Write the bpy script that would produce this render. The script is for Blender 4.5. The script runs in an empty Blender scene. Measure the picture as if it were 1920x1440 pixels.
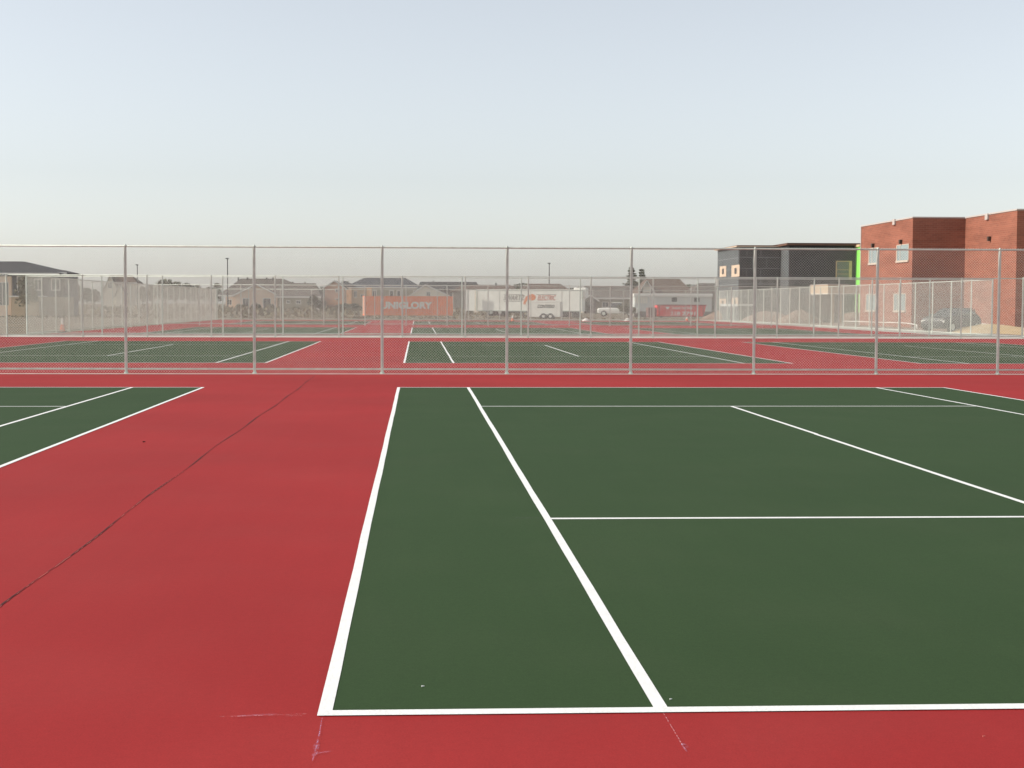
import bpy, math, random
from mathutils import Vector, Matrix
random.seed(11)
R = math.radians
sc = bpy.context.scene
col = sc.collection

# ------------------------------------------------------------------ camera
F, PITCH, YAW, ROLL = 2826.7, 0.05325, 0.04793, 0.00301
CX, CY = 918.6, 720.0
CAM = Vector((0.403, -5.996, 1.657))
_cp, _sp, _cy, _sy = math.cos(PITCH), math.sin(PITCH), math.cos(YAW), math.sin(YAW)
FWD = Vector((_sy*_cp, _cy*_cp, -_sp)); _rt = Vector((_cy, -_sy, 0)); _up = _rt.cross(FWD)
RT = math.cos(ROLL)*_rt + math.sin(ROLL)*_up
UP = -math.sin(ROLL)*_rt + math.cos(ROLL)*_up
def P(u, v, Y):
    """world point seen at photo pixel (u, v) on the plane y = Y"""
    d = FWD + RT*((u-CX)/F) - UP*((v-CY)/F)
    return CAM + d*((Y-CAM.y)/d.y)
def PX(u, Y): return P(u, 570, Y).x
def PZ(u, v, Y): return P(u, v, Y).z
def G(u, v):
    d = FWD + RT*((u-CX)/F) - UP*((v-CY)/F)
    return CAM + d*(-CAM.z/d.z)

cd = bpy.data.cameras.new('camera'); cam = bpy.data.objects.new('camera', cd); col.objects.link(cam)
cd.sensor_width = 36; cd.lens = 36*F/1920; cd.shift_x = (960-CX)/1920
cd.clip_start = 0.05; cd.clip_end = 6000
m = Matrix.Identity(4)
for i in range(3):
    m[i][0] = RT[i]; m[i][1] = UP[i]; m[i][2] = -FWD[i]; m[i][3] = CAM[i]
cam.matrix_world = m; sc.camera = cam

# ------------------------------------------------------------------ light
SUN_EL, SUN_AZ = R(33), R(-92)            # azimuth from +Y, clockwise: the sun stands on the left
sdir = Vector((math.sin(SUN_AZ)*math.cos(SUN_EL), math.cos(SUN_AZ)*math.cos(SUN_EL), math.sin(SUN_EL)))
sl = bpy.data.lights.new('sun', 'SUN'); sl.energy = 3.4; sl.angle = R(0.6); sl.color = (1.0, 0.93, 0.82)
so = bpy.data.objects.new('sun', sl); col.objects.link(so)
so.rotation_euler = sdir.to_track_quat('Z', 'Y').to_euler(); so.location = (-60, 0, 60)
w = bpy.data.worlds.new('World'); sc.world = w; w.use_nodes = True
nt = w.node_tree; nt.nodes.clear()
bg = nt.nodes.new('ShaderNodeBackground'); out = nt.nodes.new('ShaderNodeOutputWorld')
sky = nt.nodes.new('ShaderNodeTexSky'); sky.sky_type = 'NISHITA'; sky.sun_disc = False
sky.sun_elevation = SUN_EL; sky.sun_rotation = SUN_AZ
sky.air_density = 1.0; sky.dust_density = 1.02; sky.ozone_density = 1.2; sky.altitude = 0
bg.inputs['Strength'].default_value = 0.130
hs = nt.nodes.new('ShaderNodeHueSaturation'); hs.inputs['Saturation'].default_value = 0.34   # smoke greys the sky
nt.links.new(sky.outputs[0], hs.inputs['Color']); tn = nt.nodes.new('ShaderNodeVectorMath'); tn.operation = 'MULTIPLY'; tn.inputs[1].default_value = (0.985, 0.993, 1.0)
nt.links.new(hs.outputs[0], tn.inputs[0]); nt.links.new(tn.outputs[0], bg.inputs['Color']); nt.links.new(bg.outputs[0], out.inputs['Surface'])
sc.view_settings.view_transform = 'Standard'; sc.view_settings.look = 'None'
sc.view_settings.exposure = 0.4; sc.view_settings.gamma = 1.0

# ------------------------------------------------------------------ materials
def srgb(r, g, b):
    f = lambda c: (c/255/12.92) if c/255 <= 0.04045 else ((c/255+0.055)/1.055)**2.4
    return (f(r), f(g), f(b), 1)
_M = {}
def mat(name, c, rough=0.7, metal=0.0, var=0.12, scale=3.0, bump=0.0, spec=0.4, bscale=None, stretch=None, detail=4):
    if name in _M: return _M[name]
    mt = bpy.data.materials.new(name); mt.use_nodes = True; n = mt.node_tree.nodes; l = mt.node_tree.links
    b = n['Principled BSDF']; b.inputs['Roughness'].default_value = rough; b.inputs['Metallic'].default_value = metal
    b.inputs['Specular IOR Level'].default_value = spec
    tc = n.new('ShaderNodeTexCoord'); vec = tc.outputs['Object']
    if stretch:
        mp = n.new('ShaderNodeMapping'); mp.inputs['Scale'].default_value = stretch; l.new(vec, mp.inputs['Vector']); vec = mp.outputs[0]
    nz = n.new('ShaderNodeTexNoise'); nz.inputs['Scale'].default_value = scale; nz.inputs['Detail'].default_value = detail
    l.new(vec, nz.inputs['Vector'])
    mx = n.new('ShaderNodeMix'); mx.data_type = 'RGBA'
    mx.inputs['A'].default_value = tuple(x*(1-var) for x in c[:3])+(1,)
    mx.inputs['B'].default_value = tuple(min(1, x*(1+var)) for x in c[:3])+(1,)
    mr = n.new('ShaderNodeMapRange'); mr.inputs['From Min'].default_value = 0.3; mr.inputs['From Max'].default_value = 0.7
    l.new(nz.outputs['Fac'], mr.inputs['Value']); l.new(mr.outputs[0], mx.inputs['Factor'])
    l.new(mx.outputs['Result'], b.inputs['Base Color'])
    if bump:
        n2 = n.new('ShaderNodeTexNoise'); n2.inputs['Scale'].default_value = bscale or scale*6; n2.inputs['Detail'].default_value = 6
        l.new(vec, n2.inputs['Vector'])
        bp = n.new('ShaderNodeBump'); bp.inputs['Strength'].default_value = bump; bp.inputs['Distance'].default_value = 0.02
        l.new(n2.outputs['Fac'], bp.inputs['Height']); l.new(bp.outputs[0], b.inputs['Normal'])
    _M[name] = mt; return mt

def court_mat(name, c, dust, bigv):
    """acrylic court paint: broad patches, squeegee streaks, fine sand grain, dust film"""
    mt = bpy.data.materials.new(name); mt.use_nodes = True; n = mt.node_tree.nodes; l = mt.node_tree.links
    b = n['Principled BSDF']; b.inputs['Roughness'].default_value = 0.8; b.inputs['Specular IOR Level'].default_value = 0.12
    tc = n.new('ShaderNodeTexCoord'); v = tc.outputs['Object']
    def noise(scale, det, st=None):
        vv = v
        if st:
            mp = n.new('ShaderNodeMapping'); mp.inputs['Scale'].default_value = st; l.new(v, mp.inputs['Vector']); vv = mp.outputs[0]
        z = n.new('ShaderNodeTexNoise'); z.inputs['Scale'].default_value = scale; z.inputs['Detail'].default_value = det
        l.new(vv, z.inputs['Vector']); return z.outputs['Fac']
    def rng(s, a, bb, lo, hi):
        r = n.new('ShaderNodeMapRange'); r.inputs['From Min'].default_value = a; r.inputs['From Max'].default_value = bb
        r.inputs['To Min'].default_value = lo; r.inputs['To Max'].default_value = hi; l.new(s, r.inputs['Value']); return r.outputs[0]
    def mul(a, bb):
        q = n.new('ShaderNodeMath'); q.operation = 'MULTIPLY'; l.new(a, q.inputs[0]); l.new(bb, q.inputs[1]); return q.outputs[0]
    big = rng(noise(0.22, 2), .3, .7, 1-bigv, 1+bigv)
    mid = rng(noise(2.2, 4), .3, .7, .985, 1.015)
    streak = rng(noise(1.0, 3, (7.0, 0.35, 1)), .3, .7, .98, 1.02)
    grain = rng(noise(120, 4), .25, .75, .84, 1.16)
    f = mul(mul(mul(big, mid), mul(streak, grain)), rng(noise(26, 5), .3, .7, .955, 1.045))
    vm = n.new('ShaderNodeVectorMath'); vm.operation = 'SCALE'; vm.inputs[0].default_value = c[:3]; l.new(f, vm.inputs['Scale'])
    mx = n.new('ShaderNodeMix'); mx.data_type = 'RGBA'; mx.inputs['B'].default_value = (0.42, 0.33, 0.27, 1)
    l.new(vm.outputs[0], mx.inputs['A']); l.new(rng(noise(0.8, 5), .45, .8, 0.0, dust), mx.inputs['Factor'])
    l.new(mx.outputs['Result'], b.inputs['Base Color'])
    bp = n.new('ShaderNodeBump'); bp.inputs['Strength'].default_value = 0.35; bp.inputs['Distance'].default_value = 0.002
    l.new(noise(240, 4), bp.inputs['Height']); l.new(bp.outputs[0], b.inputs['Normal'])
    return mt

def brick_mat(name, c1, c2, mortar, bw, bh, ax='x'):
    mt = bpy.data.materials.new(name); mt.use_nodes = True; n = mt.node_tree.nodes; l = mt.node_tree.links
    b = n['Principled BSDF']; b.inputs['Roughness'].default_value = 0.85; b.inputs['Specular IOR Level'].default_value = 0.2
    tc = n.new('ShaderNodeTexCoord'); sp = n.new('ShaderNodeSeparateXYZ'); cb = n.new('ShaderNodeCombineXYZ')
    l.new(tc.outputs['Object'], sp.inputs[0])
    ad = n.new('ShaderNodeMath'); ad.operation = 'ADD'; l.new(sp.outputs['X'], ad.inputs[0]); l.new(sp.outputs['Y'], ad.inputs[1])
    l.new(ad.outputs[0], cb.inputs['X']); l.new(sp.outputs['Z'], cb.inputs['Y'])
    br = n.new('ShaderNodeTexBrick'); br.inputs['Scale'].default_value = 1
    br.inputs['Brick Width'].default_value = bw; br.inputs['Row Height'].default_value = bh; br.inputs['Mortar Size'].default_value = bh*0.09
    br.inputs['Color1'].default_value = c1; br.inputs['Color2'].default_value = c2; br.inputs['Mortar'].default_value = mortar
    l.new(cb.outputs[0], br.inputs['Vector'])
    nz = n.new('ShaderNodeTexNoise'); nz.inputs['Scale'].default_value = 0.7; nz.inputs['Detail'].default_value = 5
    mp = n.new('ShaderNodeMapping'); mp.inputs['Scale'].default_value = (0.5, 0.5, 3.0)
    l.new(tc.outputs['Object'], mp.inputs[0]); l.new(mp.outputs[0], nz.inputs['Vector'])
    mr = n.new('ShaderNodeMapRange'); mr.inputs['From Min'].default_value = .3; mr.inputs['From Max'].default_value = .7
    mr.inputs['To Min'].default_value = .82; mr.inputs['To Max'].default_value = 1.15; l.new(nz.outputs['Fac'], mr.inputs['Value'])
    vm = n.new('ShaderNodeVectorMath'); vm.operation = 'SCALE'; l.new(br.outputs['Color'], vm.inputs[0]); l.new(mr.outputs[0], vm.inputs['Scale'])
    l.new(vm.outputs[0], b.inputs['Base Color'])
    return mt

def glass(name, c, rough=0.08):
    mt = mat(name, c, rough, 0.0, 0.05, 1.0, spec=0.9); return mt

RED = court_mat('red_acrylic', (0.310, 0.0235, 0.0232), 0.02, 0.10)
GREEN = court_mat('green_acrylic', (0.0325, 0.0625, 0.0215), 0.015, 0.035)
WHITE = mat('white_line_paint', (0.79, 0.79, 0.77, 1), 0.75, var=0.045, scale=9, bump=0.2, spec=0.2, detail=8)
GALV = mat('galvanised_steel', (0.60, 0.65, 0.58, 1), 0.5, 0.15, 0.12, 6)
WIRE = mat('galvanised_wire', (0.70, 0.73, 0.65, 1), 0.38, 0.25, 0.1, 2)
CONC = mat('pale_concrete', (0.46, 0.43, 0.38, 1), 0.9, var=0.14, scale=1.5, bump=0.3)
CONC2 = mat('mow_strip_concrete', (0.62, 0.50, 0.45, 1), 0.9, var=0.14, scale=4, bump=0.2)
DIRT = mat('pinkish_dirt', (0.24, 0.16, 0.12, 1), 0.95, var=0.25, scale=1.2, bump=0.8)
SAND = mat('yellow_sand', (0.55, 0.40, 0.22, 1), 0.95, var=0.15, scale=1.5, bump=0.5)
FIELD = mat('dry_field', (0.155, 0.125, 0.078, 1), 0.95, var=0.40, scale=0.25, bump=0.8, bscale=3, detail=8)
BARK = mat('bark', (0.10, 0.075, 0.055, 1), 0.9, var=0.2)
TRIM = mat('white_trim', (0.78, 0.76, 0.70, 1), 0.6, var=0.04)
BLACK = mat('black_rubber', (0.02, 0.02, 0.02, 1), 0.8)
DARK = mat('dark_metal', (0.045, 0.045, 0.045, 1), 0.6)
PANE = glass('window_glass', (0.05, 0.06, 0.065, 1))

# ------------------------------------------------------------------ mesh helpers
class MB:
    def __init__(s): s.v = []; s.f = []
    def add(s, vs, fs):
        k = len(s.v); s.v += [tuple(x) for x in vs]; s.f += [tuple(i+k for i in f) for f in fs]; return s
    def box(s, x0, x1, y0, y1, z0, z1):
        return s.add([(x0,y0,z0),(x1,y0,z0),(x1,y1,z0),(x0,y1,z0),(x0,y0,z1),(x1,y0,z1),(x1,y1,z1),(x0,y1,z1)],
                     [(0,3,2,1),(4,5,6,7),(0,1,5,4),(1,2,6,5),(2,3,7,6),(3,0,4,7)])
    def bev(s, x0, x1, y0, y1, z0, z1, b):
        """box with chamfered vertical and top edges"""
        def ring(d, z): return [(x0+d+b*0,y0+d+b,z),(x0+d+b,y0+d,z),(x1-d-b,y0+d,z),(x1-d,y0+d+b,z),(x1-d,y1-d-b,z),(x1-d-b,y1-d,z),(x0+d+b,y1-d,z),(x0+d,y1-d-b,z)]
        vs = ring(0, z0)+ring(0, z1-b)+ring(b*.8, z1)
        fs = [tuple(range(7,-1,-1)), tuple(range(16,24))]
        for r in (0, 8):
            for i in range(8): j = (i+1) % 8; fs.append((r+i, r+j, r+8+j, r+8+i))
        return s.add(vs, fs)
    def tube(s, a, b, r, n=8, r2=None, caps=True):
        a = Vector(a); b = Vector(b); d = (b-a)
        if d.length < 1e-6: return s
        q = d.to_track_quat('Z', 'Y'); r2 = r if r2 is None else r2
        vs = []
        for p, rr in ((a, r), (b, r2)):
            for i in range(n):
                t = 2*math.pi*i/n; vs.append(p+q@Vector((rr*math.cos(t), rr*math.sin(t), 0)))
        fs = [(i, (i+1) % n, n+(i+1) % n, n+i) for i in range(n)]
        if caps: fs += [tuple(range(n-1,-1,-1)), tuple(range(n, 2*n))]
        return s.add(vs, fs)
    def prism(s, pts, y0, y1):
        """outline in xz extruded along y"""
        n = len(pts)
        vs = [(x, y0, z) for x, z in pts]+[(x, y1, z) for x, z in pts]
        fs = [tuple(range(n)), tuple(range(2*n-1, n-1, -1))]+[(i, n+i, n+(i+1) % n, (i+1) % n) for i in range(n)]
        return s.add(vs, fs)
    def prism_x(s, pts, x0, x1):
        n = len(pts)
        vs = [(x0, y, z) for y, z in pts]+[(x1, y, z) for y, z in pts]
        fs = [tuple(range(n-1,-1,-1)), tuple(range(n, 2*n))]+[(i, (i+1) % n, n+(i+1) % n, n+i) for i in range(n)]
        return s.add(vs, fs)
    def quad(s, a, b, c, d): return s.add([a, b, c, d], [(0,1,2,3)])
    def build(s, name, m, parent=None, smooth=False):
        me = bpy.data.meshes.new(name); me.from_pydata(s.v, [], s.f); me.update()
        me.materials.append(m)
        if smooth:
            for p in me.polygons: p.use_smooth = len(p.vertices) == 4
        o = bpy.data.objects.new(name, me); col.objects.link(o)
        if parent: o.parent = parent
        return o
def tag(o, label=None, cat=None, group=None, kind=None):
    if label: o['label'] = label
    if cat: o['category'] = cat
    if group: o['group'] = group
    if kind: o['kind'] = kind
    return o
def thing(name, label, cat, loc=(0,0,0), rz=0, group=None):
    o = bpy.data.objects.new(name, None); col.objects.link(o); o.empty_display_size = 0.3
    o.location = loc; o.rotation_euler = (0, 0, rz)
    return tag(o, label, cat, group)
def struct(o): o['kind'] = 'structure'; return o
def text_mesh(txt, size, name, m, parent, loc, rot, shear=0.0, ext=0.008, sx=1.0, bold=0.0, fit=None):
    cu = bpy.data.curves.new(name, 'FONT'); cu.body = txt; cu.size = size; cu.extrude = ext; cu.shear = shear; cu.offset = bold
    t = bpy.data.objects.new('tmp', cu); col.objects.link(t)
    dg = bpy.context.evaluated_depsgraph_get(); me = bpy.data.meshes.new_from_object(t.evaluated_get(dg))
    bpy.data.objects.remove(t)
    xs = [v.co.x for v in me.vertices]; ys = [v.co.y for v in me.vertices]
    kx = sx if not fit else fit/(max(xs)-min(xs))
    for v in me.vertices: v.co.x = (v.co.x-min(xs))*kx; v.co.y -= min(ys)
    me.materials.clear(); me.materials.append(m)
    o = bpy.data.objects.new(name, me); col.objects.link(o); o.parent = parent
    o.location = loc; o.rotation_euler = rot
    return o

# ------------------------------------------------------------------ ground
# land: one large sheet with a weedy rise in front of the houses
gx = [-900, -500, -300, -200]+list(range(-150, 151, 10))+[200, 300, 500, 900]
gy = [-200, -60]+list(range(-20, 150, 10))+list(range(150, 300, 4))+[320, 360, 420, 500, 700, 1000, 1400]
vs = []; fs = []
for j, y in enumerate(gy):
    for i, x in enumerate(gx):
        z = -0.03
        if y > 206:
            a = min(1, (y-206)/40.0)
            z += 0.75*a*a*(3-2*a)*(1 if x < 24 else 0.25) + (0.10*math.sin(x*.21+y*.13)+0.07*math.sin(x*.53-y*.31))*a
        vs.append((x, y, z))
nx = len(gx)
for j in range(len(gy)-1):
    for i in range(nx-1): fs.append((j*nx+i, j*nx+i+1, (j+1)*nx+i+1, (j+1)*nx+i))
struct(MB().add(vs, fs).build('ground', FIELD, smooth=True))
def slab(name, m, x0, x1, y0, y1, z):
    return struct(MB().quad((x0,y0,z),(x1,y0,z),(x1,y1,z),(x0,y1,z)).build(name, m))
XL, XR = -19.2, 30.2
slab('court_apron', RED, XL-0.3, XR+0.3, -14, 67.3, 0.0)
slab('court_apron', RED, XL+0.2, 29.3, 70.9, 141.8, 0.0)
slab('walkway', CONC, XL-3, 34.5, 67.3, 70.9, 0.002)
slab('path', CONC, 29.3, 33.4, 70.9, 148, -0.004)
slab('path', CONC, PX(985, 148), 60, 148.0, 152.5, -0.008)
slab('path', CONC, 34.5, 60, 66, 70.9, -0.006)
slab('mow_strip', CONC2, XL, XR, 29.22, 29.66, 0.004)
slab('mow_strip', CONC2, XL, XR, 66.75, 67.28, 0.006)

# courts
LW = 0.057
def court(x, y, kink=False):
    W, L = 10.97, 23.77
    slab('tennis_court', GREEN, x+.03, x+W-.03, y+.03, y+L-.03, 0.0025)
    b = MB(); z = 0.0045
    ph = x*1.7+y*.3
    def ln(x0, x1, y0, y1):
        if y1-y0 > 4:          # hand-taped side lines wander by a few millimetres
            n = 36; pr = None
            for i in range(n+1):
                yy = y0+(y1-y0)*i/n; d = .0018*math.sin(yy*.8+x0*3+ph)+.0009*math.sin(yy*2.3+x0+ph)
                dw = .0008*math.sin(yy*3.1+x0*5)
                c = (x+x0+d-dw, x+x1+d+dw, y+yy)
                if pr: b.quad((pr[0],pr[2],z),(pr[1],pr[2],z),(c[1],c[2],z),(c[0],c[2],z))
                pr = c
            return
        b.quad((x+x0,y+y0,z),(x+x1,y+y0,z),(x+x1,y+y1,z),(x+x0,y+y1,z))
    B = 0.078; S = 0.072
    ln(0, W, 0, B); ln(0, W, L-B, L)
    ln(0, LW, B, L-B); ln(W-LW, W, B, L-B)
    ln(1.372, 1.372+LW, B, L-B); ln(W-1.372-LW, W-1.372, B, L-B)
    ln(1.372+LW, W-1.372-LW, 5.485, 5.485+S); ln(1.372+LW, W-1.372-LW, 18.285-S, 18.285)
    if kink:
        ln(5.457, 5.457+LW, 5.485+S, 13.0); ln(5.469, 5.469+LW, 13.0, 18.285-S)
    else: ln(5.457, 5.457+LW, 5.485+S, 18.285-S)
    struct(b.build('court_line', WHITE))
for yy in (0, 35.92, 74.3, 110.2):
    for k, xx in enumerate((-14.74, 0, 14.6)):
        court(xx, yy, kink=(yy == 0 and xx == 0))

# crack along the construction joint between the two near courts
ca = G(0, 1135); cb_ = G(590, 705)
CRK = mat('crack_shadow', (0.050, 0.007, 0.007, 1), 0.9); LIP = mat('crack_lip', (0.60, 0.17, 0.14, 1), 0.8)
b = MB(); b2 = MB(); N = 420; pv = None
d0 = (cb_-ca); a0 = ca-d0*0.14
for i in range(N+1):
    t = (i/N)**1.6
    p = a0+(cb_-a0)*t
    wob = 0.012*math.sin(t*40)+0.02*math.sin(t*9+1)+random.uniform(-.0022, .0022)
    wd = (0.0100+random.uniform(-.0035, .0035))*(0.75+.35*math.sin(t*70))*(1.0 if t < .5 else 1.5)
    q = (p.x+wob, p.y, wd)
    if pv:
        b.quad((pv[0]-pv[2]/2,pv[1],.003),(pv[0]+pv[2]/2,pv[1],.003),(q[0]+q[2]/2,q[1],.003),(q[0]-q[2]/2,q[1],.003))
        if random.random() < 0.45 and t < .35:
            b2.quad((pv[0]+pv[2]/2,pv[1],.0042),(pv[0]+pv[2]/2+.003,pv[1],.0042),(q[0]+q[2]/2+.003,q[1],.0042),(q[0]+q[2]/2,q[1],.0042))
    pv = q
struct(b.build('surface_crack', CRK)); struct(b2.build('crack_edge', LIP))

# chalk snap-line marks
def chalk_mat(name, c, amt, sc_=60):
    mt = bpy.data.materials.new(name); mt.use_nodes = True; n = mt.node_tree.nodes; l = mt.node_tree.links
    b = n['Principled BSDF']; b.inputs['Base Color'].default_value = c; b.inputs['Roughness'].default_value = .9
    tc = n.new('ShaderNodeTexCoord'); nz = n.new('ShaderNodeTexNoise'); nz.inputs['Scale'].default_value = sc_; nz.inputs['Detail'].default_value = 5
    l.new(tc.outputs['Object'], nz.inputs['Vector'])
    mr = n.new('ShaderNodeMapRange'); mr.inputs['From Min'].default_value = .40; mr.inputs['From Max'].default_value = .68
    mr.inputs['To Min'].default_value = 0; mr.inputs['To Max'].default_value = amt; l.new(nz.outputs['Fac'], mr.inputs['Value'])
    l.new(mr.outputs[0], b.inputs['Alpha']); return mt
CH1 = chalk_mat('blue_chalk', (0.52, 0.42, 0.66, 1), 0.5); CH2 = chalk_mat('pink_chalk', (0.80, 0.45, 0.47, 1), 0.7)
CH3 = chalk_mat('faint_chalk', (0.55, 0.42, 0.60, 1), 0.22, 25)
def chalk(pts, wd, m, z=0.0060, taper=True):
    b = MB(); g = []
    for k in range(len(pts)-1):
        for s in range(12):
            t = s/12; g.append((pts[k][0]+(pts[k+1][0]-pts[k][0])*t, pts[k][1]+(pts[k+1][1]-pts[k][1])*t))
    g.append(pts[-1]); g = [G(*q) for q in g]; n = len(g)
    for i in range(n-1):
        d = (g[i+1]-g[i]).normalized(); nn = Vector((-d.y, d.x, 0))
        w0 = wd*(0.5+.5*math.sin(math.pi*min(1, max(0.02, i/n))) if taper else 1); w1 = wd*(0.5+.5*math.sin(math.pi*min(1, max(.02, (i+1)/n))) if taper else 1)
        j = nn*random.uniform(-.001, .001)
        a = g[i]; c = g[i+1]
        b.quad((a.x-nn.x*w0, a.y-nn.y*w0, z), (a.x+nn.x*w0, a.y+nn.y*w0, z), (c.x+nn.x*w1+j.x, c.y+nn.y*w1, z), (c.x-nn.x*w1+j.x, c.y-nn.y*w1, z))
    return struct(b.build('chalk_mark', m))
chalk([(402, 1346.5), (505, 1344)], .0022, CH2); chalk([(445, 1346), (575, 1341)], .0020, CH2, .0063)
chalk([(440, 1345.5), (520, 1341)], .010, CH3, .0058); chalk([(535, 1345), (566, 1344.5)], .0018, CH2)
chalk([(604, 1349), (598, 1382), (590, 1415), (586, 1429)], .0030, CH1); chalk([(596, 1390), (589, 1420)], .012, CH3, .0056)
chalk([(592, 1416), (607, 1413), (632, 1409)], .006, CH3, .0054); chalk([(594, 1412), (604, 1414)], .007, CH1, .0061)
chalk([(1243, 1338), (1268, 1380), (1288, 1415)], .0022, CH2); chalk([(1278, 1398), (1289, 1414)], .0035, CH1, .0063)
chalk([(1279, 1396), (1290, 1404)], .009, CH3, .0056)
chalk([(962, 972.5), (1020, 972)], .006, CH3)
# crumbs lying on the paint
def pebble(u, v, r, m, label):
    p = G(u, v); b = MB(); b.tube((p.x-r, p.y, .006+r*.3), (p.x+r, p.y+r*.4, .006+r*.4), r*.55, 6, r*.3)
    return tag(b.build('paint_chip', m), label, 'paint chip')
pebble(793, 1290, .006, WHITE, 'tiny white paint chip on the green court near the left sideline')
pebble(1258, 1314, .005, WHITE, 'tiny pale chip on the green court beside the foot of the inner sideline')
pebble(270, 830, .016, CRK, 'small dark crumb on the red surface between the crack and the left court')
pebble(1845, 1384, .005, LIP, 'tiny pinkish chip on the red surface at the lower right')

# ------------------------------------------------------------------ chain-link fences
PITCHX = 0.063
def chain_fence(label, a, b, h=2.965, gap=3.06, front=-1, start=0.0, wire_r=0.0021, posts=None):
    """a, b: ground ends. the fence is built along local x and turned into place"""
    a = Vector((a[0], a[1], 0)); b = Vector((b[0], b[1], 0)); L = (b-a).length
    root = thing('chain_link_fence', label, 'fence', a, math.atan2(b.y-a.y, b.x-a.x), 'tall chain link fences round the tennis courts')
    xs = posts if posts else []
    if not xs:
        x = start
        while x < L+0.01: xs.append(x); x += gap
        if L-xs[-1] > 0.8: xs.append(L)
    for x in xs:
        end = x < .01 or abs(x-L) < .01
        r = 0.042 if end else 0.034
        p = MB()
        for q in range(8): p.tube((x, 0, (h-.006)*q/8), (x, 0, (h-.006)*(q+1)/8), r, 12, caps=False)
        if end: p.tube((x, 0, h-.006), (x, 0, h+.03), r, 12, caps=False)
        lean = random.uniform(-.004, .004)
        p.tube((x+lean, 0, h-.02 if not end else h+.03), (x+lean, 0, h+.045 if not end else h+.075), r*1.12, 12, r*.55)
        for z in (0.35, 0.95, 1.55, 2.15, 2.7): p.tube((x, 0, z), (x, 0, z+.008), r*1.13, 10)
        p.tube((x, 0, .0), (x, 0, .05), r*1.9, 12, r*1.15)
        o = p.build('post', GALV, root, True)
    t = MB().tube((0, 0, h), (L, 0, h), 0.0215, 8); t.build('top_rail', GALV, root, True)
    t = MB().tube((0, 0, .115), (L, 0, .115), 0.0215, 8); t.build('bottom_rail', GALV, root, True)
    mb = MB(); z0, z1 = 0.03, h+.038; H = z1-z0
    for s, off in ((1, 0.0021), (-1, -0.0021)):
        y = front*0.041+off
        k = -int(H/PITCHX)-1 if s > 0 else 0
        kend = int(L/PITCHX)+1 if s > 0 else int((L+H)/PITCHX)+1
        while k <= kend:
            x0 = k*PITCHX; 
            xa, za, xb, zb = x0, z0, x0+s*H, z1
            # clip to 0..L
            if s > 0:
                if xa < 0: za += (0-xa); xa = 0
                if xb > L: zb -= (xb-L); xb = L
            else:
                if xa > L: za += (xa-L); xa = L
                if xb < 0: zb -= (0-xb); xb = 0
            if zb-za > .05:
                mb.tube((xa, y, za), (xb, y, zb), wire_r, 5, caps=False)
            k += 1
    mb.build('chain_link_mesh', WIRE, root, True)
    return root
def xr(n0, n1, base, step): return [base+step*n for n in range(n0, n1)]
p1 = [x-XL for x in xr(-6, 0, -0.43, 2.978)]+[x-XL for x in xr(0, 11, -0.43, 2.928)]
p1 = [x for x in p1 if 0.5 < x < XR-XL-.5]
chain_fence('nearest tall chain link fence, right across the picture behind the front courts',
            (XL, 29.60), (XR, 29.15), h=2.965, wire_r=.0016, posts=[0]+p1+[XR-XL])
chain_fence('second chain link fence across the view, on the near edge of the concrete walkway',
            (XL, 67.1), (XR, 67.1), h=2.965, wire_r=.0012, posts=[0]+[x-XL for x in xr(-5, 10, -0.35, 3.053)]+[XR-XL])
chain_fence('third chain link fence across the view, on the far edge of the concrete walkway',
            (XL, 70.8), (30.1, 70.8), h=2.965, wire_r=.0011, posts=[0]+[x-XL for x in xr(-5, 10, -0.37, 3.02)]+[30.1-XL])
chain_fence('fourth chain link fence across the view, between the two far rows of courts',
            (XL+.1, 107.2), (30.1, 107.2), h=3.0, wire_r=.0011, posts=[x-XL-.1 for x in xr(-6, 10, -0.47, 3.07)]+[30.1-XL-.1])
chain_fence('farthest cross fence, directly before the field and the orange container',
            (XL+.1, 142.0), (30.1, 142.0), h=3.0, wire_r=.0011)
chain_fence('long chain link fence receding down the left side of the far courts',
            (XL-.0, 70.86), (XL+.0, 141.9), h=2.965, front=-1, posts=[3.05*i for i in range(1, 23)]+[71.0])
chain_fence('long chain link fence receding down the right side of the far courts',
            (30.15, 70.86), (30.15, 141.9), h=2.965, front=1, wire_r=.0016, posts=[3.05*i for i in range(1, 23)]+[71.0])
chain_fence('side fence of the nearer courts, cut off by the left picture edge',
            (XL, 34), (XL, 67.04), h=2.965, front=1, posts=[33.04-3.05*i for i in range(1, 11)])
chain_fence('side fence of the nearer courts, cut off by the right picture edge',
            (XR, 34), (XR, 67.04), h=2.965, front=-1, posts=[33.04-3.05*i for i in range(1, 11)])

# ------------------------------------------------------------------ trees and bushes
def leaf_mat(name, c):
    mt = mat(name, c, 0.75, 0, 0.45, 1.6, spec=0.25); return mt
LEAF1 = leaf_mat('leaf_grey_green', (0.075, 0.085, 0.042, 1)); LEAF2 = leaf_mat('leaf_dark_green', (0.035, 0.052, 0.028, 1))
LEAF3 = leaf_mat('leaf_dry', (0.13, 0.115, 0.06, 1))
def clump(mb, c, r, n, s, flat=0.8):
    for _ in range(n):
        while True:
            d = Vector((random.uniform(-1,1), random.uniform(-1,1), random.uniform(-1,1)))
            if .3 < d.length < 1: break
        p = Vector(c)+Vector((d.x*r, d.y*r, d.z*r*flat))
        q = Vector((random.gauss(0,1), random.gauss(0,1), random.gauss(0,1))).normalized().to_track_quat('Z','Y')
        k = s*random.uniform(.6, 1.4)
        mb.add([p+q@Vector((-k,-k*.5,0)), p+q@Vector((k,-k*.5,0)), p+q@Vector((k*.6,k*.6,0)), p+q@Vector((-k*.6,k*.6,0))], [(0,1,2,3)])
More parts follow.
